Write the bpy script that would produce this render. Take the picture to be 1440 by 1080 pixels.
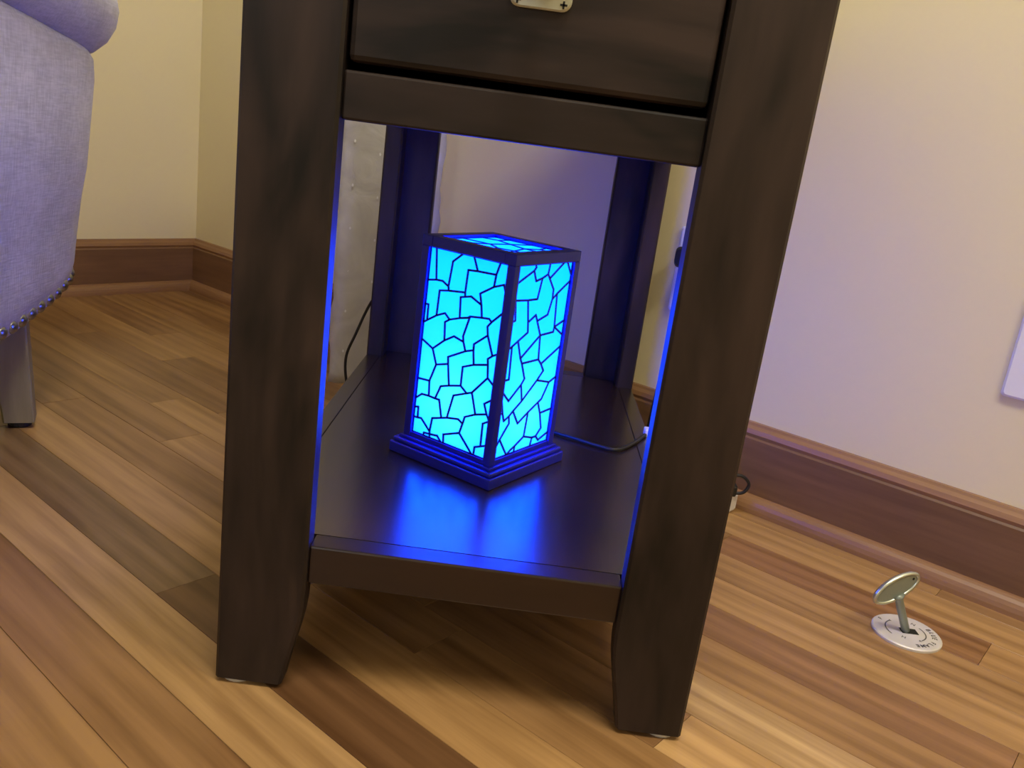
import bpy, bmesh, math, random
from mathutils import Vector, Matrix

for o in list(bpy.data.objects):
    bpy.data.objects.remove(o, do_unlink=True)
scene = bpy.context.scene
C = scene.collection

# ---------------------------------------------------------------- camera
cam_d = bpy.data.cameras.new('camera')
cam = bpy.data.objects.new('camera', cam_d)
C.objects.link(cam)
RT = Vector((0.991149, 0.030230, 0.129266))
UP = Vector((-0.132574, 0.276057, 0.951954))
FW = Vector((0.006907, 0.960666, -0.277622))
CAMP = Vector((0.19108, -0.56995, 0.43093))
cam.matrix_world = Matrix(((RT.x, UP.x, -FW.x, CAMP.x), (RT.y, UP.y, -FW.y, CAMP.y),
                           (RT.z, UP.z, -FW.z, CAMP.z), (0, 0, 0, 1)))
cam_d.sensor_width = 36
cam_d.lens = 1222.47 / 1440 * 36
cam_d.clip_start = 0.02
scene.camera = cam

# ---------------------------------------------------------------- room frame: u runs along the right wall, n towards it
TH = -0.67651
U = Vector((math.cos(TH), math.sin(TH), 0))
N = Vector((-math.sin(TH), math.cos(TH), 0))
WN = 0.72624          # right wall
WU = -1.27347         # left wall
U2, N2, CEIL = 2.55, -2.75, 2.45
def P(u, n, z=0.0):
    return U * u + N * n + Vector((0, 0, z))

# ---------------------------------------------------------------- world, lights, exposure
world = bpy.data.worlds.new('world')
scene.world = world
world.use_nodes = True
world.node_tree.nodes['Background'].inputs[0].default_value = (0.75, 0.85, 1.0, 1)
world.node_tree.nodes['Background'].inputs[1].default_value = 0.6

def area_light(name, loc, target, sx, sy, power, col):
    d = bpy.data.lights.new(name, 'AREA')
    d.shape = 'RECTANGLE'; d.size = sx; d.size_y = sy
    d.energy = power; d.color = col
    o = bpy.data.objects.new(name, d); C.objects.link(o)
    o.location = loc
    o.rotation_euler = (Vector(target) - Vector(loc)).to_track_quat('-Z', 'Y').to_euler()
    return o
# ceiling lamp
area_light('ceiling_light', P(0.55, -0.2, CEIL - 0.06), P(0.55, -0.2, 0), 0.5, 0.5, 25, (1.0, 0.92, 0.77))
# floor lamp standing to the right, out of the picture
ld = bpy.data.lights.new('floor_lamp_light', 'POINT'); ld.energy = 27; ld.color = (1.0, 0.90, 0.69); ld.shadow_soft_size = 0.14
lo = bpy.data.objects.new('floor_lamp_light', ld); C.objects.link(lo); lo.location = P(1.05, 0.20, 1.40)
# added cool fill light behind the camera, set in front of an added window
area_light('fill_light', P(0.9, N2 + 0.06, 1.45), P(0.9, 0, 1.0), 1.5, 1.3, 11, (0.84, 0.90, 1.0))
scene.view_settings.view_transform = 'Standard'
scene.view_settings.look = 'None'
scene.view_settings.exposure = 0.0
scene.view_settings.gamma = 1.0
scene.view_settings.use_curve_mapping = False

# ---------------------------------------------------------------- helpers
def link(name, me, mat, parent=None):
    o = bpy.data.objects.new(name, me)
    if mat is not None and not me.materials:
        me.materials.append(mat)
    C.objects.link(o)
    if parent is not None:
        o.parent = parent
    return o
def finish(name, bm, mat, parent=None, smooth=False):
    me = bpy.data.meshes.new(name)
    bmesh.ops.recalc_face_normals(bm, faces=bm.faces)
    bm.to_mesh(me); bm.free()
    if smooth:
        for p in me.polygons:
            p.use_smooth = True
    return link(name, me, mat, parent)
def shade_auto(o, ang=35):
    me = o.data
    for p in me.polygons:
        p.use_smooth = True
    bm = bmesh.new(); bm.from_mesh(me)
    for e in bm.edges:
        if len(e.link_faces) == 2 and e.calc_face_angle(0) > math.radians(ang):
            e.smooth = False
    bm.to_mesh(me); bm.free()
def empty(name, loc=(0, 0, 0)):
    o = bpy.data.objects.new(name, None)
    C.objects.link(o); o.location = loc
    o.empty_display_size = 0.05
    return o
def tag(o, label=None, cat=None, group=None, kind=None):
    if label: o['label'] = label
    if cat: o['category'] = cat
    if group: o['group'] = group
    if kind: o['kind'] = kind
    return o
def add_box(bm, x0, x1, y0, y1, z0, z1, bev=0.0, mat=None, seg=2):
    b2 = bmesh.new()
    vs = [b2.verts.new((x, y, z)) for x in (x0, x1) for y in (y0, y1) for z in (z0, z1)]
    for f in ((0, 1, 3, 2), (4, 6, 7, 5), (0, 4, 5, 1), (2, 3, 7, 6), (0, 2, 6, 4), (1, 5, 7, 3)):
        b2.faces.new([vs[i] for i in f])
    if bev > 0:
        bmesh.ops.bevel(b2, geom=list(b2.edges), offset=bev, segments=seg, affect='EDGES', profile=0.5)
    if mat is not None:
        b2.transform(mat)
    tmp = bpy.data.meshes.new('t'); b2.to_mesh(tmp); b2.free()
    bm.from_mesh(tmp); bpy.data.meshes.remove(tmp)
def box(name, x0, x1, y0, y1, z0, z1, m, parent=None, bev=0.0015):
    bm = bmesh.new(); add_box(bm, x0, x1, y0, y1, z0, z1, bev)
    return finish(name, bm, m, parent)
def rings(bm, rs, cap=True, closed_ring=True):
    vr = [[bm.verts.new(p) for p in r] for r in rs]
    k = len(vr[0])
    for a, b in zip(vr[:-1], vr[1:]):
        for i in range(k if closed_ring else k - 1):
            j = (i + 1) % k
            bm.faces.new((a[i], a[j], b[j], b[i]))
    if cap:
        bm.faces.new(vr[0][::-1]); bm.faces.new(vr[-1])
    return vr
def catmull(pts, n=8, closed=False):
    pts = [Vector(p) for p in pts]; out = []; L = len(pts)
    rng = range(L) if closed else range(L - 1)
    for i in rng:
        if closed:
            p0, p1, p2, p3 = pts[(i - 1) % L], pts[i], pts[(i + 1) % L], pts[(i + 2) % L]
        else:
            p0, p1, p2, p3 = pts[max(i - 1, 0)], pts[i], pts[i + 1], pts[min(i + 2, L - 1)]
        for k in range(n):
            t = k / n
            out.append(0.5 * ((2 * p1) + (p2 - p0) * t + (2 * p0 - 5 * p1 + 4 * p2 - p3) * t * t + (3 * p1 - p0 - 3 * p2 + p3) * t ** 3))
    if not closed:
        out.append(pts[-1])
    return out
def tube(bm, pts, r, k=8):
    pts = [Vector(p) for p in pts]; rs = []; prev = None
    for i, p in enumerate(pts):
        t = (pts[min(i + 1, len(pts) - 1)] - pts[max(i - 1, 0)]).normalized()
        a = Vector((0, 0, 1)) if prev is None else prev
        if abs(a.dot(t)) > 0.95: a = Vector((1, 0, 0))
        x = (a - t * a.dot(t)).normalized(); y = t.cross(x); prev = x
        rr = r(i / (len(pts) - 1)) if callable(r) else r
        rs.append([p + (x * math.cos(q) + y * math.sin(q)) * rr for q in [2 * math.pi * j / k for j in range(k)]])
    rings(bm, rs)
def lathe(bm, prof, k=32, mat=None):
    rs = [[Vector((r * math.cos(2 * math.pi * j / k), r * math.sin(2 * math.pi * j / k), z)) for j in range(k)] for r, z in prof]
    if mat is not None:
        rs = [[mat @ p for p in r] for r in rs]
    rings(bm, rs)

# ---------------------------------------------------------------- materials
def new_mat(name):
    m = bpy.data.materials.new(name); m.use_nodes = True
    nt = m.node_tree; b = nt.nodes['Principled BSDF']
    return m, nt, b
def plain(name, col, rough=0.5, metal=0.0, spec=0.5, bump=0.0, bscale=300, vary=0.0, vscale=20):
    m, nt, b = new_mat(name)
    b.inputs['Base Color'].default_value = (*col, 1)
    b.inputs['Roughness'].default_value = rough
    b.inputs['Metallic'].default_value = metal
    b.inputs['Specular IOR Level'].default_value = spec
    tc = nt.nodes.new('ShaderNodeTexCoord')
    if bump:
        nz = nt.nodes.new('ShaderNodeTexNoise'); nz.inputs['Scale'].default_value = bscale; nz.inputs['Detail'].default_value = 3
        bp = nt.nodes.new('ShaderNodeBump'); bp.inputs['Strength'].default_value = bump; bp.inputs['Distance'].default_value = 0.001
        nt.links.new(tc.outputs['Object'], nz.inputs['Vector']); nt.links.new(nz.outputs['Fac'], bp.inputs['Height'])
        nt.links.new(bp.outputs['Normal'], b.inputs['Normal'])
    if vary:
        nz = nt.nodes.new('ShaderNodeTexNoise'); nz.inputs['Scale'].default_value = vscale; nz.inputs['Detail'].default_value = 4
        nt.links.new(tc.outputs['Object'], nz.inputs['Vector'])
        rp = nt.nodes.new('ShaderNodeValToRGB')
        rp.color_ramp.elements[0].position = 0.3; rp.color_ramp.elements[1].position = 0.7
        rp.color_ramp.elements[0].color = (*[c * (1 - vary) for c in col], 1)
        rp.color_ramp.elements[1].color = (*[min(1, c * (1 + vary)) for c in col], 1)
        nt.links.new(nz.outputs['Fac'], rp.inputs['Fac']); nt.links.new(rp.outputs['Color'], b.inputs['Base Color'])
    return m
def wood(name, axis, dark, light, rough, spec=0.5, stretch=14, scale=9, obj_col=False, blotch=0.35, coat=0.0, fine=0.25, cath=0.0, ior=1.5):
    """long-grain wood; axis = grain direction in object space"""
    m, nt, b = new_mat(name); L = nt.links.new; nn = nt.nodes.new
    tc = nn('ShaderNodeTexCoord'); oi = nn('ShaderNodeObjectInfo')
    off = nn('ShaderNodeVectorMath'); off.operation = 'SCALE'; off.inputs[0].default_value = (17.3, 9.1, 5.7)
    L(oi.outputs['Random'], off.inputs['Scale'])
    ad = nn('ShaderNodeVectorMath'); ad.operation = 'ADD'
    L(tc.outputs['Object'], ad.inputs[0]); L(off.outputs['Vector'], ad.inputs[1])
    mp = nn('ShaderNodeMapping'); s = [scale * stretch] * 3; s['xyz'.index(axis)] = scale
    mp.inputs['Scale'].default_value = s
    L(ad.outputs['Vector'], mp.inputs['Vector'])
    n1 = nn('ShaderNodeTexNoise'); n1.inputs['Scale'].default_value = 0.55; n1.inputs['Detail'].default_value = 5; n1.inputs['Distortion'].default_value = 0.6
    L(mp.outputs['Vector'], n1.inputs['Vector'])
    n2 = nn('ShaderNodeTexNoise'); n2.inputs['Scale'].default_value = 2.6; n2.inputs['Detail'].default_value = 3
    L(mp.outputs['Vector'], n2.inputs['Vector'])
    mp3 = nn('ShaderNodeMapping'); s = [scale * 3.0] * 3; s['xyz'.index(axis)] = scale * 0.8
    mp3.inputs['Scale'].default_value = s
    L(ad.outputs['Vector'], mp3.inputs['Vector'])
    n3 = nn('ShaderNodeTexNoise'); n3.inputs['Scale'].default_value = 0.8; n3.inputs['Detail'].default_value = 3; n3.inputs['Distortion'].default_value = 1.2
    L(mp3.outputs['Vector'], n3.inputs['Vector'])
    def mul(a, f):
        x = nn('ShaderNodeMath'); x.operation = 'MULTIPLY'; L(a, x.inputs[0]); x.inputs[1].default_value = f; return x.outputs[0]
    def add(a, c):
        x = nn('ShaderNodeMath'); x.operation = 'ADD'; L(a, x.inputs[0]); L(c, x.inputs[1]); return x.outputs[0]
    fac = add(add(mul(n1.outputs['Fac'], 1 - blotch - fine), mul(n2.outputs['Fac'], fine)), mul(n3.outputs['Fac'], blotch))
    if cath:   # cathedral figure of flat-sawn strips
        mp4 = nn('ShaderNodeMapping'); s = [1.0] * 3; s['xyz'.index(axis)] = 0.16
        mp4.inputs['Scale'].default_value = s
        L(ad.outputs['Vector'], mp4.inputs['Vector'])
        wv = nn('ShaderNodeTexWave'); wv.bands_direction = 'Y' if axis != 'y' else 'X'
        wv.inputs['Scale'].default_value = 13; wv.inputs['Distortion'].default_value = 9.0
        wv.inputs['Detail'].default_value = 2.5; wv.inputs['Detail Scale'].default_value = 0.7
        L(mp4.outputs['Vector'], wv.inputs['Vector'])
        wm = nn('ShaderNodeMath'); wm.operation = 'SUBTRACT'; L(wv.outputs['Fac'], wm.inputs[0]); wm.inputs[1].default_value = 0.5
        fac = add(fac, mul(wm.outputs[0], cath * 0.35))
    rp = nn('ShaderNodeValToRGB')
    rp.color_ramp.elements[0].position = 0.36; rp.color_ramp.elements[1].position = 0.62
    rp.color_ramp.elements[0].color = (*dark, 1); rp.color_ramp.elements[1].color = (*light, 1)
    L(fac, rp.inputs['Fac'])
    col = rp.outputs['Color']
    if obj_col:
        mx = nn('ShaderNodeMix'); mx.data_type = 'RGBA'; mx.blend_type = 'MULTIPLY'; mx.inputs['Factor'].default_value = 1
        L(col, mx.inputs[6]); L(oi.outputs['Color'], mx.inputs[7]); col = mx.outputs[2]
    L(col, b.inputs['Base Color'])
    b.inputs['Roughness'].default_value = rough
    b.inputs['Specular IOR Level'].default_value = spec
    b.inputs['IOR'].default_value = ior
    b.inputs['Coat Weight'].default_value = coat
    b.inputs['Coat Roughness'].default_value = 0.12
    bp = nn('ShaderNodeBump'); bp.inputs['Strength'].default_value = 0.12; bp.inputs['Distance'].default_value = 0.0006
    L(n2.outputs['Fac'], bp.inputs['Height']); L(bp.outputs['Normal'], b.inputs['Normal'])
    return m

M_wall = plain('wall_paint', (0.78, 0.70, 0.45), 0.75, spec=0.25, bump=0.05, bscale=220, vary=0.015, vscale=3)
M_ceil = plain('ceiling_paint', (0.80, 0.78, 0.74), 0.8)
M_floor = wood('floor_strip_wood', 'x', (0.62, 0.55, 0.47), (1.16, 1.15, 1.12), 0.30, spec=0.4, stretch=20, scale=4, obj_col=True, blotch=0.34, fine=0.2, cath=0.26)
M_sub = plain('floor_joint_dark', (0.12, 0.07, 0.035), 0.7)
M_far = wood('floor_far_wood', 'x', (0.22, 0.12, 0.05), (0.40, 0.25, 0.11), 0.35, stretch=10, scale=5)
M_base = wood('baseboard_oak', 'x', (0.140, 0.072, 0.036), (0.225, 0.120, 0.060), 0.45, spec=0.45, stretch=14, scale=4)
M_cap = wood('baseboard_cap_oak', 'x', (0.21, 0.105, 0.048), (0.31, 0.165, 0.080), 0.40, spec=0.5, stretch=14, scale=4)
TD, TL = (0.0050, 0.0040, 0.0043), (0.041, 0.0265, 0.0230)
M_tx = wood('dark_walnut_across', 'x', TD, TL, 0.48, spec=0.3, stretch=7, scale=7, blotch=0.6, fine=0.15)
M_ty = wood('dark_walnut_deep', 'y', TD, TL, 0.48, spec=0.3, stretch=7, scale=7, blotch=0.6, fine=0.15)
M_tz = wood('dark_walnut_upright', 'z', TD, TL, 0.48, spec=0.3, stretch=7, scale=7, blotch=0.6, fine=0.15)
M_shelf = wood('dark_walnut_shelf', 'y', (0.016, 0.008, 0.006), (0.030, 0.016, 0.012), 0.24, spec=1.0, stretch=5, scale=6, blotch=0.5, ior=1.7)
M_shelfx = wood('dark_walnut_shelf_rail', 'x', (0.016, 0.008, 0.006), (0.030, 0.016, 0.012), 0.30, spec=0.6, stretch=5, scale=6, blotch=0.5)
M_black = plain('black_rubber', (0.012, 0.012, 0.013), 0.45)
M_white = plain('white_plastic', (0.80, 0.80, 0.82), 0.35)
M_felt = plain('pale_felt', (0.55, 0.53, 0.50), 0.9, bump=0.3, bscale=800)
M_pewter = plain('pewter', (0.52, 0.54, 0.46), 0.45, metal=0.7, bump=0.1, bscale=400)
M_steel = plain('cast_steel', (0.27, 0.31, 0.28), 0.42, metal=0.45, bump=0.15, bscale=500)
M_steel2 = plain('brushed_steel', (0.58, 0.63, 0.58), 0.28, metal=0.85)
M_plate = plain('satin_plate', (0.62, 0.59, 0.57), 0.42, metal=0.15, vary=0.06, vscale=60)
M_print = plain('grey_print', (0.10, 0.095, 0.09), 0.6)
M_hole = plain('socket_black', (0.006, 0.006, 0.006), 0.8)
M_leg = wood('weathered_grey_wood', 'z', (0.22, 0.20, 0.105), (0.36, 0.32, 0.18), 0.6, stretch=8, scale=6)
M_nail = plain('nailhead_pewter', (0.34, 0.35, 0.42), 0.28, metal=1.0)
M_frame = plain('lamp_frame_glow_tint', (0.008, 0.011, 0.45), 0.38, spec=0.5, bump=0.05, bscale=150)  # dark wood, with the lamp's blue glow painted into its colour
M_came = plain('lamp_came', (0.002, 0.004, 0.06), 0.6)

def fabric():
    m, nt, b = new_mat('grey_linen'); L = nt.links.new; nn = nt.nodes.new
    tc = nn('ShaderNodeTexCoord')
    def nz(s, sc, det=3):
        mp = nn('ShaderNodeMapping'); mp.inputs['Scale'].default_value = s
        L(tc.outputs['Object'], mp.inputs['Vector'])
        t = nn('ShaderNodeTexNoise'); t.inputs['Scale'].default_value = sc; t.inputs['Detail'].default_value = det
        L(mp.outputs['Vector'], t.inputs['Vector']); return t.outputs['Fac']
    a = nz((1, 1, 0.12), 420); c = nz((0.12, 0.12, 1), 420); d = nz((1, 1, 1), 22, 5)
    s1 = nn('ShaderNodeMath'); s1.operation = 'ADD'; L(a, s1.inputs[0]); L(c, s1.inputs[1])
    s2 = nn('ShaderNodeMath'); s2.operation = 'ADD'; L(s1.outputs[0], s2.inputs[0]); L(d, s2.inputs[1])
    rp = nn('ShaderNodeValToRGB')
    rp.color_ramp.elements[0].position = 0.38; rp.color_ramp.elements[1].position = 0.62
    rp.color_ramp.elements[0].color = (0.42, 0.42, 0.40, 1); rp.color_ramp.elements[1].color = (0.64, 0.64, 0.62, 1)
    dv = nn('ShaderNodeMath'); dv.operation = 'DIVIDE'; L(s2.outputs[0], dv.inputs[0]); dv.inputs[1].default_value = 3
    L(dv.outputs[0], rp.inputs['Fac']); L(rp.outputs['Color'], b.inputs['Base Color'])
    b.inputs['Roughness'].default_value = 0.95; b.inputs['Specular IOR Level'].default_value = 0.1
    b.inputs['Sheen Weight'].default_value = 0.35
    bp = nn('ShaderNodeBump'); bp.inputs['Strength'].default_value = 0.35; bp.inputs['Distance'].default_value = 0.001
    L(s1.outputs[0], bp.inputs['Height']); L(bp.outputs['Normal'], b.inputs['Normal'])
    return m
M_fab = fabric()

def pane_mat():
    """lit blue glass: gives off light itself and lets the bulb behind shine through"""
    m, nt, b = new_mat('lit_blue_pane'); L = nt.links.new; nn = nt.nodes.new
    out = nt.nodes['Material Output']
    em = nn('ShaderNodeEmission'); em.inputs['Color'].default_value = PANE_EMIT; em.inputs['Strength'].default_value = 1.0
    tr = nn('ShaderNodeBsdfTranslucent'); tr.inputs['Color'].default_value = (0.35, 0.80, 0.85, 1)
    ad = nn('ShaderNodeAddShader')
    L(em.outputs[0], ad.inputs[0]); L(tr.outputs[0], ad.inputs[1]); L(ad.outputs[0], out.inputs['Surface'])
    nt.nodes.remove(b)
    return m
BULB_W = 0.14
PANE_EMIT = (0.002, 0.27, 6.6, 1)
M_pane = pane_mat()

def plastic_wrap():
    m, nt, b = new_mat('milky_plastic'); L = nt.links.new; nn = nt.nodes.new
    tc = nn('ShaderNodeTexCoord')
    nz = nn('ShaderNodeTexNoise'); nz.inputs['Scale'].default_value = 14; nz.inputs['Detail'].default_value = 4; nz.inputs['Distortion'].default_value = 1.5
    L(tc.outputs['Object'], nz.inputs['Vector'])
    rp = nn('ShaderNodeValToRGB')
    rp.color_ramp.elements[0].position = 0.3; rp.color_ramp.elements[1].position = 0.7
    rp.color_ramp.elements[0].color = (0.50, 0.48, 0.44, 1); rp.color_ramp.elements[1].color = (0.66, 0.64, 0.60, 1)
    L(nz.outputs['Fac'], rp.inputs['Fac']); L(rp.outputs['Color'], b.inputs['Base Color'])
    b.inputs['Roughness'].default_value = 0.35
    bp = nn('ShaderNodeBump'); bp.inputs['Strength'].default_value = 0.5; bp.inputs['Distance'].default_value = 0.004
    L(nz.outputs['Fac'], bp.inputs['Height']); L(bp.outputs['Normal'], b.inputs['Normal'])
    return m
M_wrap = plastic_wrap()

# ================================================================ the room
ROOM = Matrix(((U.x, N.x, 0, 0), (U.y, N.y, 0, 0), (0, 0, 1, 0), (0, 0, 0, 1)))   # (u, n, z) -> world
def room_box(name, u0, u1, n0, n1, z0, z1, m, parent=None, bev=0):
    o = box(name, u0, u1, n0, n1, z0, z1, m, parent, bev)
    if parent is None:
        o.matrix_world = ROOM
    return o
T = 0.10
tag(room_box('wall_right', WU - T, U2 + T, WN, WN + T, 0, CEIL, M_wall), kind='structure')
tag(room_box('wall_left', WU - T, WU, N2 - T, WN, 0, CEIL, M_wall), kind='structure')
tag(room_box('wall_opposite', U2, U2 + T, N2 - T, WN, 0, CEIL, M_wall), kind='structure')
# back wall with a window opening added for the fill light
bm = bmesh.new()
a0, a1, z0, z1 = 0.15, 1.65, 0.8, 2.1
for bx in ((WU, a0, 0, CEIL), (a1, U2, 0, CEIL), (a0, a1, 0, z0), (a0, a1, z1, CEIL)):
    add_box(bm, bx[0], bx[1], N2 - T, N2, bx[2], bx[3])
o = finish('wall_back', bm, M_wall); o.matrix_world = ROOM; tag(o, kind='structure')
tag(room_box('ceiling', WU - T, U2 + T, N2 - T, WN + T, CEIL, CEIL + 0.08, M_ceil), kind='structure')
win = empty('added_window_1'); win.matrix_world = ROOM; tag(win, kind='structure')  # unseen window, added to go with the fill light
bm = bmesh.new()
for bx in ((a0, a0 + .05, z0, z1), (a1 - .05, a1, z0, z1), (a0 + .05, a1 - .05, z0, z0 + .05), (a0 + .05, a1 - .05, z1 - .05, z1), ((a0 + a1) / 2 - .02, (a0 + a1) / 2 + .02, z0 + .05, z1 - .05)):
    add_box(bm, bx[0], bx[1], N2 - 0.07, N2 - 0.02, bx[2], bx[3], 0.002)
finish('window_frame', bm, M_white, win)
mg, nt, b = new_mat('window_glass'); b.inputs['Roughness'].default_value = 0.0; b.inputs['Transmission Weight'].default_value = 1.0
for s in (0, 1):
    c = (a0 + a1) / 2
    box('window_pane', (a0 + .05, c + .02)[s], (c - .02, a1 - .05)[s], N2 - 0.048, N2 - 0.042, z0 + .05, z1 - .05, mg, win, 0)

# baseboards: profile extruded along each wall, mitred in the corner
BASE = [(0, 0.0), (0.0155, 0.0), (0.0155, 0.0915), (0.0135, 0.094), (0.0150, 0.0985), (0.0125, 0.104), (0.0080, 0.1075), (0.0060, 0.1107), (0, 0.1107)]
SHOE = [(0.0155, 0.0)] + [(0.0155 + 0.0145 * math.cos(t), 0.0205 * math.sin(t)) for t in [math.pi / 2 * i / 6 for i in range(7)]]
def moulding(name, prof, side, m, parent=None):
    bm = bmesh.new()
    if side == 'right':    # along u
        rs = [[(WU + d, WN - d, z) for d, z in prof], [(U2 - d, WN - d, z) for d, z in prof]]
    else:                  # along n, built lying along x for the grain, then turned
        rs = [[(-WN + d, WU + d, z) for d, z in prof], [(-N2 - d, WU + d, z) for d, z in prof]]
    rings(bm, [[Vector(p) for p in r] for r in rs])
    o = finish(name, bm, m, parent)
    if side == 'right':
        if parent is None: o.matrix_world = ROOM
    elif parent is None:
        o.matrix_world = ROOM @ Matrix(((0, 1, 0, 0), (-1, 0, 0, 0), (0, 0, 1, 0), (0, 0, 0, 1)))
    return o
for side in ('right', 'left'):
    bb = tag(moulding('baseboard_' + side, BASE[:4] + [(0, 0.094)], side, M_base), kind='structure')
    moulding('cap_moulding', [(0, 0.094)] + BASE[3:], side, M_cap, bb)
    moulding('shoe_moulding', SHOE, side, M_cap, bb)

# floor: strip planks, parallel to the right wall
fl = box('floor', WU - 0.05, U2 + 0.05, N2 - 0.05, WN + 0.05, -0.06, -0.008, M_sub, None, 0)
fl.matrix_world = ROOM; tag(fl, kind='structure')
PITCH, N0 = 0.0588, 0.0275
TONE = {'pale_sheen': (0.52, 0.345, 0.185), 'light': (0.45, 0.275, 0.125), 'honey': (0.40, 0.235, 0.10), 'tan': (0.355, 0.205, 0.088),
        'mid': (0.30, 0.168, 0.072), 'brown': (0.25, 0.135, 0.06), 'grey': (0.23, 0.140, 0.072), 'dark': (0.165, 0.083, 0.038), 'rose': (0.27, 0.140, 0.066)}
# row -> list of (start, tone); each plank runs to the next start
ROWS = {
    11: [(-1.3, 'brown'), (-0.3, 'tan'), (0.35, 'mid')],
    10: [(-1.3, 'mid'), (-0.75, 'brown'), (-0.1, 'honey'), (0.45, 'tan')],
    9: [(-1.3, 'brown'), (-0.86, 'tan'), (-0.25, 'mid'), (0.13, 'rose'), (0.42, 'tan')],
    8: [(-1.3, 'mid'), (-0.70, 'brown'), (-0.2, 'mid'), (0.05, 'tan'), (0.62, 'honey')],
    7: [(-1.3, 'brown'), (-0.93, 'mid'), (-0.58, 'tan'), (0.0, 'honey'), (0.66, 'tan')],
    6: [(-1.3, 'tan'), (-0.78, 'brown'), (-0.36, 'tan'), (0.02, 'rose'), (0.478, 'mid')],
    5: [(-1.3, 'mid'), (-0.98, 'brown'), (-0.52, 'mid'), (0.0, 'mid'), (0.60, 'light')],
    4: [(-1.3, 'tan'), (-0.60, 'honey'), (-0.05, 'brown'), (0.20, 'pale_sheen')],  # last plank painted pale for the bright reflection lying on it
    3: [(-1.3, 'mid'), (-0.462, 'honey'), (0.02, 'brown'), (0.27, 'light')],
    2: [(-1.3, 'tan'), (-0.66, 'mid'), (-0.16, 'mid'), (0.069, 'mid'), (0.45, 'tan')],
    1: [(-1.3, 'mid'), (-0.72, 'honey'), (0.36, 'light')],
    0: [(-1.3, 'tan'), (-0.60, 'grey'), (-0.139, 'dark'), (0.55, 'tan')],
    -1: [(-1.3, 'honey'), (-0.75, 'light'), (0.62, 'honey')],
    -2: [(-1.3, 'mid'), (-0.70, 'brown'), (0.5, 'tan')],
    -3: [(-1.3, 'tan'), (-0.55, 'mid'), (0.4, 'honey')],
    -4: [(-1.3, 'honey'), (-0.55, 'brown'), (0.3, 'mid')],
    -5: [(-1.3, 'tan'), (-0.2, 'honey'), (0.5, 'mid')],
    -6: [(-1.3, 'mid'), (-0.5, 'tan'), (0.2, 'honey')],
}
rng = random.Random(4)
SEND = 1.25
for k, row in ROWS.items():
    na, nb = N0 + PITCH * k, N0 + PITCH * (k + 1)
    if k == 11: nb = min(nb, WN - 0.004)
    for i, (s, tone) in enumerate(row):
        e = row[i + 1][0] if i + 1 < len(row) else SEND
        s = max(s, WU + 0.004)
        g = 0.00016
        bm = bmesh.new()
        hl, hw = (e - s) / 2 - g, (nb - na) / 2 - g
        add_box(bm, -hl, hl, -hw, hw, -0.012, 0, 0)
        top = [ed for ed in bm.edges if all(v.co.z > -0.001 for v in ed.verts)]
        bmesh.ops.bevel(bm, geom=top, offset=0.0003, segments=1, affect='EDGES')
        o = finish('floor_plank', bm, M_floor, fl)
        o.location = ((s + e) / 2, (na + nb) / 2, -0.0002 * rng.random())
        j = rng.uniform(0.94, 1.06)
        o.color = (*[c * j * f for c, f in zip(TONE[tone], (0.99, 1.00, 0.98))], 1)
# the rest of the strip floor, out of the picture
room_n = N0 + PITCH * -6
for nm, b4 in (('floor_field', (WU, U2, N2, room_n - 0.0006)), ('floor_field', (SEND + 0.0006, U2, room_n, WN))):
    box(nm, b4[0], b4[1], b4[2], b4[3], -0.012, -0.0003, M_far, fl, 0)

# ================================================================ the table
W, LW, D = 0.36, 0.064, 0.612
LT, LF, LY = 0.022, 0.021, 0.056        # legs are L-shaped: board thickness and side width
ZT, ZB, ZA, ZD = 0.1211, 0.0905, 0.4236, 0.4557
tb = empty('end_table', (0, 0, 0))
tag(tb, 'tall narrow dark-stained wooden end table with a drawer and a low shelf', 'table')
def leg(x_out, y_out, sx, sy):
    """outer corner at x_out, y_out; the foot tapers on the two inner sides"""
    bm = bmesh.new(); rs = []; c = 0.0022
    for z, t in ((0.004, 0.0135), (0.02, 0.0105), (0.036, 0.0070), (0.05, 0.0040), (0.062, 0.0018), (0.074, 0.0005), (0.086, 0), (0.30, 0), (0.60, 0)):
        x1, y1 = LW - t, LY - t * 0.7
        r = [(c, 0), (x1 - c, 0), (x1, c), (x1, LF - c), (x1 - c, LF), (LT, LF), (LT, y1 - c), (LT - c, y1), (c, y1), (0, y1 - c), (0, c)]
        rs.append([Vector((x_out + sx * a, y_out + sy * b, z)) for a, b in r])
    rings(bm, rs)
    o = finish('leg', bm, M_tz, tb)
    bm = bmesh.new()
    cx, cy = x_out + sx * 0.0145, y_out + sy * 0.0145
    lathe(bm, [(0.0125, 0), (0.013, 0.001), (0.0125, 0.0045)], 20, Matrix.Translation((cx, cy, 0)))
    finish('foot_pad', bm, M_felt, o)
    return o
leg(0, 0, 1, 1); leg(W, 0, -1, 1); leg(0, D, 1, -1); leg(W, D, -1, -1)
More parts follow.
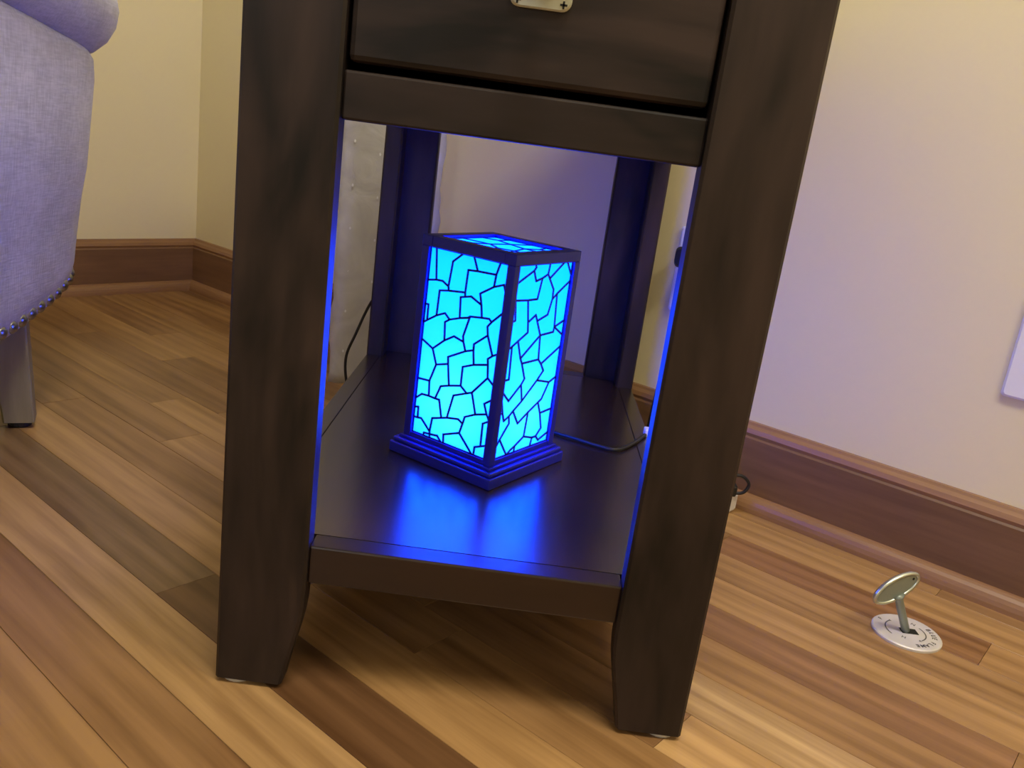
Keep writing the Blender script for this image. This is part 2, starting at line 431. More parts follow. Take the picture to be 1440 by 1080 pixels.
# low shelf, its boards let in between the L-shaped legs
sh_f, SR, g = 0.027, 0.0185, 0.0005
box('shelf_front_rail', LW, W - LW, 0.006, sh_f - g, ZB, ZT, M_shelfx, tb, 0.0014)
box('shelf_back_rail', LW, W - LW, D - sh_f + g, D - 0.006, ZB, ZT, M_shelfx, tb, 0.0008)
for s in (0, 1):
    x0, x1 = ((0.001, SR), (W - SR, W - 0.001))[s]
    box('shelf_side_rail', x0, x1, LY, D - LY, ZB, ZT, M_shelf, tb, 0.0008)
xa, xb, xc, xd = SR + g, LT + g, W - LT - g, W - SR - g
ya, yb, yc = sh_f, LY + g, D - LY - g
pts = [(xb, ya), (xc, ya), (xc, yb), (xd, yb), (xd, yc), (xc, yc), (xc, D - sh_f), (xb, D - sh_f), (xb, yc), (xa, yc), (xa, yb), (xb, yb)]
bm = bmesh.new()
rings(bm, [[Vector((x, y, z)) for x, y in pts] for z in (ZT - 0.018, ZT - 0.0003)])
finish('shelf_panel', bm, M_shelf, tb)
box('light_stop_panel', 0.024, W - 0.024, 0.0262, D - 0.026, ZA + 0.012, ZA + 0.020, M_ty, tb, 0)  # unseen panel added to stop lamp light leaking through the drawer gap
# apron and drawer
box('front_apron_rail', LW, W - LW, 0.006, 0.026, ZA, ZD - 0.0015, M_tx, tb, 0.0018)
box('back_apron', LW, W - LW, D - 0.026, D - 0.006, ZA, 0.60, M_tx, tb, 0.0015)
for s in (0, 1):
    x0, x1 = ((0.004, 0.024), (W - 0.024, W - 0.004))[s]
    box('side_apron', x0, x1, LY, D - LY, ZA, 0.60, M_ty, tb, 0.0015)
dr = box('drawer', LW + 0.0022, W - LW - 0.0022, 0.0045, 0.0245, ZD + 0.0035, 0.583, M_tx, tb, 0.004)
box('drawer_box', LW + 0.012, W - LW - 0.012, 0.0245, D - 0.05, ZD + 0.006, 0.57, M_ty, dr, 0.001)
box('top_rail', LW, W - LW, 0.006, 0.026, 0.586, 0.60, M_tx, tb, 0.001)
box('table_top', -0.012, W + 0.012, -0.012, D + 0.008, 0.60, 0.625, M_ty, tb, 0.004)
# knob on a square back plate
def rounded_rect(x0, x1, z0, z1, r, k=5):
    out = []
    for cx, cz, a in ((x1 - r, z1 - r, 0), (x0 + r, z1 - r, 90), (x0 + r, z0 + r, 180), (x1 - r, z0 + r, 270)):
        for i in range(k + 1):
            t = math.radians(a + 90 * i / k); out.append((cx + r * math.cos(t), cz + r * math.sin(t)))
    return out
bm = bmesh.new()
KX, KZ = 0.1812, 0.5225
rings(bm, [[Vector((x, y, z)) for x, z in rounded_rect(KX - 0.0191 + i, KX + 0.0191 - i, KZ - 0.0191 + i, KZ + 0.0191 - i, 0.006)] for y, i in ((0.0046, 0), (0.0022, 0), (0.0012, 0.001))])
pl = finish('knob_plate', bm, M_pewter, dr)
for sx, sz in ((1, -1), (-1, -1), (1, 1), (-1, 1)):
    bm = bmesh.new(); x, z = KX + sx * 0.0142, KZ + sz * 0.0152
    add_box(bm, x - 0.0022, x + 0.0022, 0.0008, 0.0014, z - 0.0006, z + 0.0006)
    add_box(bm, x - 0.0006, x + 0.0006, 0.0008, 0.0014, z - 0.0022, z + 0.0022)
    finish('cross_screw', bm, M_hole, pl)
bm = bmesh.new()
lathe(bm, [(0.0085, 0), (0.007, 0.004), (0.006, 0.010), (0.012, 0.018), (0.015, 0.024), (0.012, 0.029), (0.004, 0.0305)], 24,
      Matrix.Translation((KX, 0.0012, KZ + 0.002)) @ Matrix.Rotation(math.pi / 2, 4, 'X'))
finish('knob', bm, M_pewter, pl, True)

# ================================================================ the lamp
LS, LH, LB = 0.1054, 0.1943, 0.0167
LANG = 0.97374
lamp = empty('lantern_lamp', (0.186, 0.1622, ZT - 0.0003))
lamp.rotation_euler = (0, 0, LANG)
tag(lamp, 'square lantern lamp of glowing blue crackle panes in a dark frame', 'lamp')
MG = 0.0088
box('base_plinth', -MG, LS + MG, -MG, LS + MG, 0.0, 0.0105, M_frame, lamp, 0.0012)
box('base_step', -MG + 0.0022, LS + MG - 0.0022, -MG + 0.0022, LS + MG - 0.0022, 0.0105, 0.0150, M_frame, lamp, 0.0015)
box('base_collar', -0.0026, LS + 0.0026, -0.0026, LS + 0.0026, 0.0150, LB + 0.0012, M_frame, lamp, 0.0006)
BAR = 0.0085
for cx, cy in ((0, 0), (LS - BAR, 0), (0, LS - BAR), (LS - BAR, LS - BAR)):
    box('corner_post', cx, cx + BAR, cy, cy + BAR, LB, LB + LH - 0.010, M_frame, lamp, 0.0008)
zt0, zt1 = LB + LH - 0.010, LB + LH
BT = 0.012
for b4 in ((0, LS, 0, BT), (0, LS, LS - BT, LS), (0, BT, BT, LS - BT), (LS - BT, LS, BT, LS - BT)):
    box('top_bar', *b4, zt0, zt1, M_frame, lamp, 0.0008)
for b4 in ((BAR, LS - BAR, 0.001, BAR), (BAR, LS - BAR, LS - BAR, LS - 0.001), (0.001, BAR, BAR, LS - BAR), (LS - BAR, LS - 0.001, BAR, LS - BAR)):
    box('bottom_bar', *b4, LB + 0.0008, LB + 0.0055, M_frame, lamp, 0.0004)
FACES = {
    'L': [
        [[903,1843],[869,1554],[969,1534],[969,1843]],
        [[903,1843],[647,1843],[593,1843],[699,1754],[721,1523],[794,1558],[869,1554]],
        [[869,1554],[794,1558],[721,1523],[716,1507],[716,1485],[817,1466],[823,1231],[929,1163],[931,1311],[969,1311],[969,1534]],
        [[721,1523],[699,1754],[593,1843],[522,1843],[471,1843],[412,1722],[517,1712],[524,1509],[716,1485],[716,1507]],
        [[716,1485],[524,1509],[518,1470],[568,1457],[552,1268],[666,1228],[726,1274],[823,1231],[817,1466]],
        [[524,1509],[517,1712],[412,1722],[209,1731],[218,1622],[357,1534],[329,1438],[452,1488],[518,1470]],
        [[518,1470],[452,1488],[329,1438],[308,1327],[438,1308],[457,1293],[552,1268],[568,1457]],
        [[823,1231],[726,1274],[666,1228],[715,1194],[699,1024],[826,916],[969,977],[969,1137],[929,1163]],
        [[471,1843],[177,1843],[209,1731],[412,1722]],
        [[177,1843],[85,1843],[85,1590],[114,1662],[218,1622],[209,1731]],
        [[218,1622],[114,1662],[85,1590],[85,1421],[197,1312],[226,1336],[308,1327],[329,1438],[357,1534]],
        [[552,1268],[457,1293],[438,1308],[490,1113],[479,1064],[592,1089],[699,1024],[715,1194],[666,1228]],
        [[969,1311],[931,1311],[929,1163],[969,1137]],
        [[699,1024],[592,1089],[479,1064],[445,985],[634,884],[625,819],[764,776],[826,916]],
        [[438,1308],[308,1327],[226,1336],[197,1312],[234,1264],[219,1187],[358,1073],[356,1018],[445,985],[479,1064],[490,1113]],
        [[197,1312],[85,1421],[85,1049],[142,1018],[219,1187],[234,1264]],
        [[219,1187],[142,1018],[187,980],[178,928],[334,887],[356,1018],[358,1073]],
        [[142,1018],[85,1049],[85,755],[163,809],[178,928],[187,980]],
        [[969,977],[826,916],[764,776],[823,603],[969,592]],
        [[764,776],[625,819],[587,620],[682,588],[733,454],[812,457],[823,603]],
        [[625,819],[634,884],[445,985],[356,1018],[334,887],[454,836],[452,657],[587,620]],
        [[178,928],[163,809],[316,629],[374,606],[452,657],[454,836],[334,887]],
        [[823,603],[812,457],[897,452],[969,393],[969,592]],
        [[812,457],[733,454],[682,455],[634,290],[741,255],[756,117],[874,215],[919,209],[924,316],[969,304],[969,393],[897,452]],
        [[587,620],[452,657],[374,606],[521,543],[569,311],[634,290],[682,455],[733,454],[682,588]],
        [[163,809],[85,755],[85,625],[164,567],[125,478],[248,439],[316,629]],
        [[316,629],[248,439],[363,382],[379,310],[437,338],[569,311],[521,543],[374,606]],
        [[569,311],[437,338],[379,310],[405,211],[587,140],[578,55],[606,55],[659,103],[752,92],[756,117],[741,255],[634,290]],
        [[248,439],[125,478],[85,422],[153,381],[148,162],[211,135],[215,55],[234,55],[405,211],[379,310],[363,382]],
        [[969,304],[924,316],[919,209],[969,207]],
        [[919,209],[874,215],[756,117],[752,92],[823,85],[826,55],[969,55],[969,207]],
        [[405,211],[234,55],[578,55],[587,140]],
        [[125,478],[164,567],[85,625],[85,422]],
        [[85,422],[85,405],[85,188],[148,162],[153,381]],
        [[148,162],[85,188],[85,55],[215,55],[211,135]],
        [[826,55],[823,85],[752,92],[748,55]],
        [[659,103],[606,55],[748,55],[752,92]]],
    'R': [
        [[85,1676],[85,1340],[149,1354],[114,1535]],
        [[85,1676],[114,1535],[307,1523],[453,1523],[491,1711],[393,1690],[341,1786]],
        [[85,1676],[341,1786],[369,1815],[350,1843],[85,1843]],
        [[341,1786],[393,1690],[491,1711],[575,1743],[589,1843],[350,1843],[369,1815]],
        [[491,1711],[453,1523],[307,1523],[354,1317],[466,1375],[501,1316],[516,1320],[662,1360],[705,1503],[701,1595],[611,1700],[575,1743]],
        [[575,1743],[611,1700],[626,1710],[830,1843],[589,1843]],
        [[701,1595],[705,1503],[774,1550],[969,1659],[969,1719],[875,1843],[830,1843],[626,1710],[611,1700]],
        [[705,1503],[662,1360],[516,1320],[501,1316],[585,1172],[803,1181],[809,1228],[774,1550]],
        [[875,1843],[969,1719],[969,1843]],
        [[969,1659],[774,1550],[809,1228],[969,1279]],
        [[149,1354],[85,1340],[85,1087],[152,1117],[235,1157],[372,1222],[354,1317],[307,1523],[114,1535]],
        [[354,1317],[372,1222],[235,1157],[310,986],[585,1172],[501,1316],[466,1375]],
        [[585,1172],[310,986],[345,934],[612,937]],
        [[585,1172],[612,937],[668,886],[969,1023],[969,1137],[809,1228],[803,1181]],
        [[310,986],[235,1157],[152,1117],[171,810],[85,806],[85,714],[211,599],[382,727],[423,778],[345,934]],
        [[969,1279],[809,1228],[969,1137]],
        [[152,1117],[85,1087],[85,806],[171,810]],
        [[612,937],[345,934],[423,778],[382,727],[428,560],[639,729],[727,811],[668,886]],
        [[668,886],[727,811],[639,729],[858,677],[969,715],[969,1023]],
        [[382,727],[211,599],[85,714],[85,689],[146,486],[178,412],[252,445],[307,484],[428,560]],
        [[428,560],[307,484],[411,343],[563,425],[714,497],[767,522],[858,677],[639,729]],
        [[307,484],[252,445],[268,372],[152,237],[292,55],[348,90],[414,117],[546,184],[563,425],[411,343]],
        [[563,425],[546,184],[695,141],[759,142],[833,212],[775,377],[714,497]],
        [[858,677],[767,522],[714,497],[775,377],[969,389],[969,715]],
        [[546,184],[414,117],[408,55],[676,55],[695,141]],
        [[695,141],[676,55],[969,55],[969,142],[810,92],[759,142]],
        [[759,142],[810,92],[969,142],[969,389],[775,377],[833,212]],
        [[252,445],[178,412],[146,486],[85,502],[85,146],[152,237],[268,372]],
        [[85,502],[146,486],[85,689]],
        [[152,237],[85,146],[85,55],[292,55]],
        [[292,55],[408,55],[414,117],[348,90]]],
    'T': [
        [[120,405],[120,218],[364,283],[324,446]],
        [[120,405],[324,446],[446,625],[283,706],[120,690]],
        [[324,446],[364,283],[608,348],[690,568],[446,625]],
        [[364,283],[120,218],[120,120],[348,120]],
        [[364,283],[348,120],[625,120],[608,348]],
        [[446,625],[690,568],[771,771],[730,934],[429,934]],
        [[446,625],[429,934],[267,934],[283,706]],
        [[608,348],[625,120],[787,120],[771,283]],
        [[608,348],[771,283],[934,324],[934,486],[690,568]],
        [[690,568],[934,486],[934,755],[771,771]],
        [[771,771],[934,755],[934,934],[730,934]],
        [[771,283],[787,120],[934,120],[934,324]],
        [[120,690],[283,706],[267,934],[120,934]]]}
# face frames: (origin, direction along, inward normal)
FR = {'L': (Vector((0, 0, LB)), Vector((0, 1, 0)), Vector((1, 0, 0))),
      'R': (Vector((0, 0, LB)), Vector((1, 0, 0)), Vector((0, 1, 0))),
      'L2': (Vector((LS, LS, LB)), Vector((0, -1, 0)), Vector((-1, 0, 0))),
      'R2': (Vector((LS, LS, LB)), Vector((-1, 0, 0)), Vector((0, -1, 0)))}
def face_pt(fr, a, b, d):
    o, e, nn_ = fr
    return o + e * a + Vector((0, 0, b)) + nn_ * d
def build_panes(key, polys, top=False):
    def pt(a, b, d):
        if top: return Vector((a, b, zt1 - d))
        return face_pt(FR[key], a, b, d)
    edges = {}
    for poly in polys:
        q = [(a * 1e-4, b * 1e-4) for a, b in poly]
        bm = bmesh.new()
        rings(bm, [[pt(a, b, 0.0046) for a, b in q], [pt(a, b, 0.0034) for a, b in q]])
        finish('glass_pane', bm, M_pane, lamp)
        for i in range(len(poly)):
            e = tuple(sorted((tuple(poly[i]), tuple(poly[(i + 1) % len(poly)]))))
            edges[e] = 1
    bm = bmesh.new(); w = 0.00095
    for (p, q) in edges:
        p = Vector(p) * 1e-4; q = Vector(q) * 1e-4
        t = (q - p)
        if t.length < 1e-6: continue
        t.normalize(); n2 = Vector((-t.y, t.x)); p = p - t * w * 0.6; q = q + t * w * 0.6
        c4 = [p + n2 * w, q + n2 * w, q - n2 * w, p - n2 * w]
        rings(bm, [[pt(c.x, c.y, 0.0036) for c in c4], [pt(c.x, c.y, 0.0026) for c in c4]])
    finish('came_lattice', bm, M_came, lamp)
for key in FR:
    build_panes(key, FACES[key[0]])
build_panes('T', FACES['T'], True)
# light bulb inside, low over the base
bm = bmesh.new()
lathe(bm, [(0.009, LB + 0.0012), (0.009, LB + 0.012), (0.004, LB + 0.014)], 16, Matrix.Translation((LS / 2, LS / 2, 0)))
finish('bulb_socket', bm, M_white, lamp)
pd = bpy.data.lights.new('lamp_bulb', 'POINT'); pd.energy = BULB_W; pd.color = (0.42, 0.62, 1.0); pd.shadow_soft_size = 0.012
pb = bpy.data.objects.new('lamp_bulb', pd); C.objects.link(pb); pb.parent = lamp; pb.location = (LS / 2, LS / 2, LB + 0.045)

# ================================================================ armchair
def chair():
    ch = empty('armchair', (-0.70, 0.25, 0))
    tag(ch, 'grey linen armchair with rolled arm, nailhead trim and square wooden legs', 'armchair')
    org = Vector((-0.70, 0.25, 0))
    plan = [(-0.372, 0.05), (-0.378, 0.25), (-0.3822, 0.37), (-0.3866, 0.435), (-0.3906, 0.49), (-0.3965, 0.53), (-0.4075, 0.562), (-0.428, 0.592), (-0.462, 0.612),
            (-0.55, 0.622), (-0.72, 0.620), (-0.86, 0.600), (-0.925, 0.560), (-0.960, 0.48), (-0.985, 0.30), (-0.99, 0.10), (-0.985, -0.05), (-0.955, -0.13), (-0.88, -0.16), (-0.68, -0.165), (-0.48, -0.16), (-0.41, -0.13), (-0.378, -0.05)]
    pl = catmull([(x, y, 0) for x, y in plan], 6, True)
    cen = Vector((-0.68, 0.23, 0))
    L = len(pl)
    nrm = []
    for i in range(L):
        t = (pl[(i + 1) % L] - pl[i - 1]).normalized(); v = Vector((-t.y, t.x, 0))
        if v.dot(pl[i] - cen) < 0: v = -v
        nrm.append(v)
    def zbot(y):   # lower edge sweeps up towards the back
        pts = [(-1, 0.125), (0.25, 0.125), (0.37, 0.1292), (0.40, 0.1322), (0.435, 0.1379), (0.49, 0.1477), (0.53, 0.157), (0.575, 0.163), (1, 0.166)]
        for a, b in zip(pts[:-1], pts[1:]):
            if y <= b[0]:
                return a[1] + (b[1] - a[1]) * (y - a[0]) / (b[0] - a[0])
    def ztop(y):
        return 0.4865 + (y - 0.37) * -0.145 if y > 0.2 else 0.511
    prof = [(0.0, 0.0), (0.012, 0.004), (0.10, 0.0100), (0.24, 0.0140), (0.38, 0.0190), (0.52, 0.0260), (0.72, 0.0310), (0.88, 0.0350), (0.96, 0.0340), (1.0, 0.027), (1.03, 0.006)]
    rs = []
    rs.append([pl[i] - nrm[i] * 0.03 + Vector((0, 0, zbot(pl[i].y) + 0.004)) - org for i in range(L)])
    for f, o in prof:
        rs.append([pl[i] + nrm[i] * o + Vector((0, 0, zbot(pl[i].y) * (1 - f) + ztop(pl[i].y) * f)) - org for i in range(L)])
    bm = bmesh.new(); rings(bm, rs)
    finish('upholstered_body', bm, M_fab, ch, True)
    # rolled arms and back: a fat welted roll round the top, open at the front
    path = [i for i in range(L) if not (pl[i].y < -0.05 and -0.93 < pl[i].x < -0.44)]
    k0 = next(j for j in range(len(path)) if path[j] - path[j - 1] not in (1,) and j > 0) if any(path[j] - path[j - 1] != 1 for j in range(1, len(path))) else 0
    path = path[k0:] + path[:k0]
    R0 = 0.060
    cl = [pl[i] + nrm[i] * -0.004 + Vector((0, 0, ztop(pl[i].y) + R0 - 0.011)) - org for i in path]
    bm = bmesh.new(); rs = []
    for j, p in enumerate(cl):
        v = nrm[path[j]]; f = min(j, len(cl) - 1 - j)
        rr = R0 * (0.25, 0.62, 0.85, 0.96, 1)[min(f, 4)]
        rs.append([p + (v * math.cos(q) * 1.12 + Vector((0, 0, 1)) * math.sin(q)) * rr for q in [2 * math.pi * a / 20 for a in range(20)]])
    rings(bm, rs)
    finish('rolled_arm', bm, M_fab, ch, True)
    bm = bmesh.new(); add_box(bm, -0.89, -0.47, -0.14, 0.53, 0.49, 0.60, 0.035, Matrix.Translation(-org), 4)
    finish('seat_cushion', bm, M_fab, ch, True)
    # square legs, splayed a little
    def lg(x, y, sx, sy, zt):
        """x, y: centre of the foot; the leg widens upwards and leans in a little"""
        bm = bmesh.new(); rs = []; rot = Matrix.Rotation(math.radians(25) * sx * -sy, 3, 'Z')
        for z, h, dx, dy in ((0.008, 0.0172, 0, 0), (zt + 0.012, 0.0225, -0.016, -0.003)):
            cc = Vector((x + sx * dx, y + sy * dy, z)) - org
            c = 0.002
            r = [(-h, -h + c), (-h + c, -h), (h - c, -h), (h, -h + c), (h, h - c), (h - c, h), (-h + c, h), (-h, h - c)]
            rs.append([cc + rot @ Vector((a, b, 0)) for a, b in r])
        rings(bm, rs); o = finish('leg', bm, M_leg, ch)
        bm = bmesh.new()
        lathe(bm, [(0.013, 0), (0.014, 0.002), (0.013, 0.0085)], 16, Matrix.Translation(Vector((x, y, 0)) - org))
        finish('glide', bm, M_black, o)
    lg(-0.4066, 0.4457, 1, -1, 0.137); lg(-0.955, 0.445, -1, -1, 0.137); lg(-0.41, -0.09, 1, 1, 0.12); lg(-0.965, -0.09, -1, 1, 0.12)
    # nailheads along the lower edge
    bm = bmesh.new()
    lathe(bm, [(0.0084, -0.002), (0.0082, 0.0010), (0.0071, 0.0032), (0.0050, 0.0050), (0.0024, 0.0060), (0.0006, 0.0063)], 14)
    me = bpy.data.meshes.new('nailhead'); bmesh.ops.recalc_face_normals(bm, faces=bm.faces); bm.to_mesh(me); bm.free()
    for p in me.polygons: p.use_smooth = True
    me.materials.append(M_nail)
    acc = 0.0; step = 0.0225; started = False
    for i in range(L):
        a, b = pl[i], pl[(i + 1) % L]
        seg = (b - a).length; t = (-acc) % step if False else 0
        pos = step - acc if started else 0.0
        started = True
        while pos < seg:
            p = a.lerp(b, pos / seg); v = nrm[i].lerp(nrm[(i + 1) % L], pos / seg).normalized()
            if p.y > 0.16 and p.x > -0.80:
                zb = zbot(p.y) + 0.0115
                o = link('nailhead', me, None, ch)
                d = (v + Vector((0, 0, -0.05))).normalized()
                o.location = p + v * 0.0042 + Vector((0, 0, zb)) - org
                o.rotation_euler = d.to_track_quat('Z', 'Y').to_euler()
            pos += step
        acc = seg - (pos - step)
chair()

# ================================================================ gas valve plate and key
vp = empty('gas_valve_plate', (0.6231, 0.2125, 0))
tag(vp, 'round satin metal gas valve plate set on the wooden floor', 'valve plate')
bm = bmesh.new()
lathe(bm, [(0.0335, 0), (0.0335, 0.0022), (0.0322, 0.0032), (0.012, 0.0036)], 48)
plate = finish('plate_disc', bm, M_plate, vp); shade_auto(plate)
box('key_socket', -0.0065, 0.0105, -0.0052, 0.0052, 0.0012, 0.0039, M_hole, vp, 0.0004)
def lettering(items):
    bm = bmesh.new()
    for ch_, ang, rad, size, rot in items:
        cu = bpy.data.curves.new('t', 'FONT'); cu.body = ch_; cu.size = size; cu.align_x = 'CENTER'; cu.align_y = 'CENTER'; cu.extrude = 0.00008; cu.offset = size * 0.012
        to = bpy.data.objects.new('t', cu); C.objects.link(to)
        bpy.context.view_layer.update()
        me = bpy.data.meshes.new_from_object(to.evaluated_get(bpy.context.evaluated_depsgraph_get()))
        a = math.radians(ang)
        me.transform(Matrix.Translation((rad * math.cos(a), rad * math.sin(a), 0.0036)) @ Matrix.Rotation(math.radians(rot), 4, 'Z'))
        bm.from_mesh(me)
        bpy.data.meshes.remove(me); bpy.data.objects.remove(to); bpy.data.curves.remove(cu)
    def arc(r, a0, a1):
        nst = 14; w = 0.0006
        for i in range(nst):
            t0, t1 = (math.radians(a0 + (a1 - a0) * (i + d) / nst) for d in (0, 1))
            q = [(r - w, t0), (r + w, t0), (r + w, t1), (r - w, t1)]
            bm.faces.new([bm.verts.new((rr * math.cos(t), rr * math.sin(t), 0.0037)) for rr, t in q])
    arc(0.0180, 28, -62); arc(0.0205, 122, 205)
    for r, a, s in ((0.0180, -66, -1), (0.0205, 118, -1)):   # arrow heads
        t = math.radians(a); c = Vector((r * math.cos(t), r * math.sin(t), 0.0037)); d = Vector((-math.sin(t), math.cos(t), 0)) * (s if a < 0 else 1)
        nrm = Vector((d.y, -d.x, 0))
        bm.faces.new([bm.verts.new(p) for p in (c + d * 0.0026, c + nrm * 0.0018, c - nrm * 0.0018)])
    return finish('lettering', bm, M_print, vp)
word = 'BLUE FLAME'
items = [(c, 16 - i * (105 / 9), 0.0258, 0.0068, 16 - i * (105 / 9) - 90) for i, c in enumerate(word) if c != ' ']
items += [('N', 50, 0.0194, 0.006, -40), ('H', -123, 0.0155, 0.006, -33), ('F', 135, 0.0274, 0.006, 45)]
lettering(items)
# key
ky = empty('gas_key', (0.6215, 0.2115, 0.004))
tag(ky, 'cast metal gas key with a flat oval grip standing tilted in the valve plate', 'key')
Bk = Vector((0, 0, 0)); Tk = Vector((-0.0205, -0.0065, 0.0400)); A = Tk.normalized()
Mx = Vector((0.90, 0.30, 0.30)); Mx = (Mx - A * A.dot(Mx)).normalized(); Nk = A.cross(Mx).normalized()
if Nk.y > 0: Nk = -Nk
bm = bmesh.new(); tube(bm, [A * 0.001, A * 0.02, A * 0.040, A * 0.044, A * 0.047], lambda t: 0.0040 if t < 0.6 else 0.0040 + (t - 0.6) * 0.006, 12)
o = finish('shaft', bm, M_steel, ky, True)
CK = A * 0.0560
def oval(sa, sb, d, k=40):
    return [CK + Mx * (sa * math.cos(2 * math.pi * i / k)) + A * (sb * math.sin(2 * math.pi * i / k)) + Nk * d for i in range(k)]
bm = bmesh.new(); rings(bm, [oval(0.0245, 0.0105, -0.0012), oval(0.0245, 0.0105, 0.0012)])
gp = finish('grip_plate', bm, M_steel, ky)
bm = bmesh.new()
R_ = [oval(0.0238, 0.0098, -0.0022), oval(0.0238, 0.0098, 0.0022), oval(0.0262, 0.0122, 0.0024), oval(0.0274, 0.0132, 0), oval(0.0262, 0.0122, -0.0024)]
vr = [[bm.verts.new(p) for p in r] for r in R_]
for i in range(5):
    a, b = vr[i], vr[(i + 1) % 5]
    for j in range(40):
        bm.faces.new((a[j], a[(j + 1) % 40], b[(j + 1) % 40], b[j]))
finish('grip_rim', bm, M_steel2, gp, True)
bm = bmesh.new()
hc = CK + Mx * 0.0195 + A * 0.001
rings(bm, [[hc + (Mx * math.cos(t) + A * math.sin(t)) * 0.0014 + Nk * d for t in [2 * math.pi * i / 12 for i in range(12)]] for d in (-0.0014, 0.0014)])
finish('grip_hole', bm, M_hole, gp)

# ================================================================ wall outlets
def outlet(name, s0, zc, label, plug=False):
    o = empty(name); o.matrix_world = ROOM @ Matrix.Translation((s0 + 0.035, WN, zc)); tag(o, label, 'outlet')
    bm = bmesh.new()
    rings(bm, [[Vector((x, y, z)) for x, z in rounded_rect(-0.035 + i, 0.035 - i, -0.0572 + i, 0.0572 - i, 0.004)] for y, i in ((0, 0), (-0.004, 0), (-0.0058, 0.0025))])
    finish('cover_plate', bm, M_white, o)
    for s in (-1, 1):
        bm = bmesh.new()
        rings(bm, [[Vector((x, y, z + s * 0.0195)) for x, z in rounded_rect(-0.0165, 0.0165, -0.014, 0.014, 0.008)] for y in (-0.005, -0.0075)])
        rc = finish('receptacle', bm, M_white, o)
        bm = bmesh.new()
        for dx in (-0.0063, 0.0063):
            add_box(bm, dx - 0.0011, dx + 0.0011, -0.0079, -0.0074, s * 0.0195 - 0.001, s * 0.0195 + 0.007)
        add_box(bm, -0.0022, 0.0022, -0.0079, -0.0074, s * 0.0195 - 0.009, s * 0.0195 - 0.0045)
        finish('slots', bm, M_hole, rc)
    bm = bmesh.new(); lathe(bm, [(0.003, 0.005), (0.003, 0.0064)], 12, Matrix.Rotation(math.pi / 2, 4, 'X'))
    finish('screw', bm, M_steel2, o)
    return o
outlet('wall_outlet', -0.0710, 0.2827, 'white duplex outlet in the wall behind the table with a plug in it', True)
outlet('wall_outlet', 0.3465, 0.2840, 'white duplex outlet with nothing plugged in, above the gas valve plate')
# plug with its lead down to the power strip
def uz(u, n, z): return P(u, n, z)
pg = empty('power_plug'); pg.matrix_world = ROOM @ Matrix.Translation((-0.0400, WN - 0.0080, 0.3022)); tag(pg, 'black plug in the wall outlet behind the table, with its lead', 'plug')
bm = bmesh.new()
rings(bm, [[Vector((x, y, z)) for x, z in rounded_rect(-0.0175 + i, 0.0175 - i, -0.0135 + i, 0.0135 - i, 0.007 )] for y, i in ((0, 0), (-0.027, 0), (-0.032, 0.003))])
finish('plug_body', bm, M_black, pg)
bm = bmesh.new()
tube(bm, catmull([(0, -0.030, 0), (0.004, -0.046, -0.01), (0.012, -0.049, -0.07), (0.004, -0.048, -0.18), (0.0, -0.05, -0.275)], 8), 0.0026, 8)
finish('lead', bm, M_black, pg)

# white power strip on the floor against the moulding, and the lamp's cord
ps = empty('power_strip'); ps.matrix_world = ROOM @ Matrix.Translation((0.098, 0.668, 0)); tag(ps, 'white power strip on the floor behind the table leg', 'power strip')
ps.rotation_euler = ps.rotation_euler
bm = bmesh.new(); add_box(bm, -0.24, 0, -0.022, 0.022, 0, 0.026, 0.004)
finish('strip_body', bm, M_white, ps)
bm = bmesh.new()
for i in range(5):
    for dz in (-0.006, 0.006):
        add_box(bm, -0.215 + i * 0.042, -0.206 + i * 0.042, dz - 0.001, dz + 0.001, 0.0255, 0.0264)
finish('sockets', bm, M_hole, ps)

cord = empty('lamp_cord', (0.255, 0.327, ZT)); tag(cord, 'black cord trailing from the blue lamp over the shelf edge', 'cord')
o0 = Vector((0.255, 0.327, ZT))
z = ZT + 0.0022
pth = [(0.222, 0.318, z + 0.004), (0.240, 0.331, z), (0.2665, 0.320, z), (0.2928, 0.3055, z), (0.3161, 0.2991, z), (0.3372, 0.327, z), (0.3547, 0.3617, z), (0.366, 0.385, z - 0.006), (0.374, 0.400, 0.085),
       (0.385, 0.410, 0.045), (0.430, 0.425, 0.040), (0.470, 0.446, 0.051), (0.4894, 0.455, 0.0548), (0.503, 0.458, 0.0535), (0.5124, 0.460, 0.0435), (0.5079, 0.460, 0.0320), (0.4975, 0.462, 0.0285)]
bm = bmesh.new(); tube(bm, [p - o0 for p in catmull(pth, 6)], 0.0021, 8)
finish('lead', bm, M_black, cord, True)
bm = bmesh.new(); add_box(bm, 0.478, 0.498, 0.452, 0.474, 0.0262, 0.0420, 0.003, Matrix.Translation(-o0))
finish('cord_plug', bm, M_black, cord)

bm = bmesh.new(); add_box(bm, 0.3535, 0.3600, 0.360, 0.374, ZT - 0.0002, ZT + 0.0085, 0.0015, Matrix.Translation(-o0))
finish('cord_clip', bm, M_white, cord)

# cord hanging behind the table's back left leg
hc_ = empty('hanging_cord', (0.03, 0.64, 0)); tag(hc_, 'thin black cord hanging behind the table by the plastic-wrapped board', 'cord')
o1 = Vector((0.03, 0.64, 0))
pth = [(0.045, 0.6315, 0.40), (0.035, 0.633, 0.30), (0.012, 0.66, 0.215), (-0.0255, 0.71, 0.1584), (-0.0449, 0.71, 0.1062), (-0.0563, 0.71, 0.0709), (-0.0545, 0.71, 0.0371), (-0.045, 0.71, 0.010), (-0.020, 0.71, 0.0022), (0.03, 0.72, 0.0022), (0.10, 0.735, 0.0022)]
bm = bmesh.new(); tube(bm, [p - o1 for p in catmull(pth, 6)], 0.0021, 8)
finish('lead', bm, M_black, hc_, True)

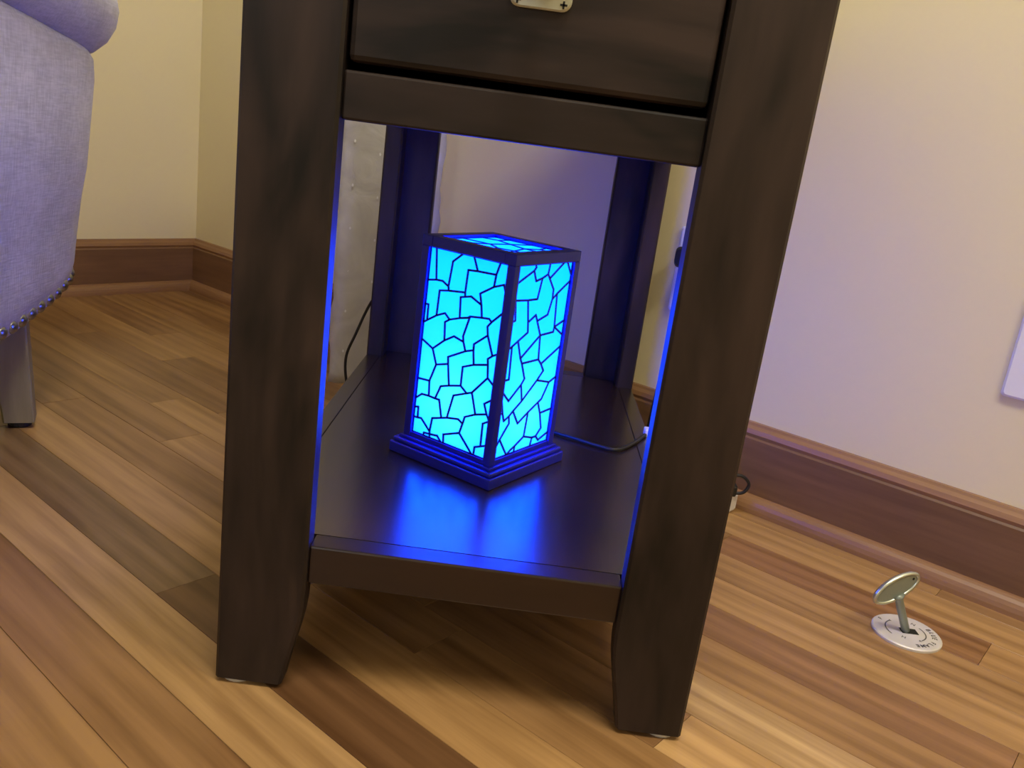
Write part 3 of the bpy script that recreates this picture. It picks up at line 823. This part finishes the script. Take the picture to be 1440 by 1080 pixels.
# ================================================================ plastic-wrapped board standing behind the table
wb = empty('wrapped_board', (-0.0985, 0.7875, 0)); tag(wb, 'white board in milky plastic wrap standing against the wall behind the table', 'board')
a = math.atan2(0.03, 0.14)
wb.rotation_euler = (math.radians(-1.2), 0, a)
bm = bmesh.new()
nx, nz = 14, 30; bw, bh, bt = 0.160, 0.52, 0.012
rg = random.Random(9)
front = [[None] * (nx + 1) for _ in range(nz + 1)]
back = [[None] * (nx + 1) for _ in range(nz + 1)]
for j in range(nz + 1):
    zz = bh * j / nz
    wob = 0.0018 * math.sin(j * 0.9) + 0.0012 * rg.uniform(-1, 1)
    for i in range(nx + 1):
        t = i / nx
        x = bw * t + (wob if i in (0, nx) else 0) - 0.010 * (zz / bh)
        pil = 0.0015 * math.sin(6.0 * t + 0.4 * j) + 0.0010 * rg.uniform(-1, 1) if 0 < i < nx else 0.004
        front[j][i] = bm.verts.new((x, pil, zz)); back[j][i] = bm.verts.new((x, bt - (0.004 if i in (0, nx) else 0), zz))
for j in range(nz):
    for i in range(nx):
        bm.faces.new((front[j][i], front[j][i + 1], front[j + 1][i + 1], front[j + 1][i]))
        bm.faces.new((back[j][i], back[j + 1][i], back[j + 1][i + 1], back[j][i + 1]))
    bm.faces.new((front[j][0], front[j + 1][0], back[j + 1][0], back[j][0]))
    bm.faces.new((front[j][nx], back[j][nx], back[j + 1][nx], front[j + 1][nx]))
for i in range(nx):
    bm.faces.new((front[0][i], back[0][i], back[0][i + 1], front[0][i + 1]))
    bm.faces.new((front[nz][i], front[nz][i + 1], back[nz][i + 1], back[nz][i]))
o = finish('wrapped_panel', bm, M_wrap, wb, True)
bm = bmesh.new(); lathe(bm, [(0.0015, 0.0005), (0.0014, -0.0008), (0.0008, -0.0014)], 10, Matrix.Rotation(-math.pi / 2, 4, 'X') @ Matrix.Scale(-1, 4))
me = bpy.data.meshes.new('stud'); bmesh.ops.recalc_face_normals(bm, faces=bm.faces); bm.to_mesh(me); bm.free(); me.materials.append(M_white)
for col_, z00 in ((0.022, 0.055), (0.061, 0.040)):
    for i in range(7):
        zz = z00 + i * 0.066
        s_ = link('stud', me, None, wb); s_.location = (col_ - 0.010 * zz / bh, -0.0014, zz); s_.scale = (1, 1, 1.6)
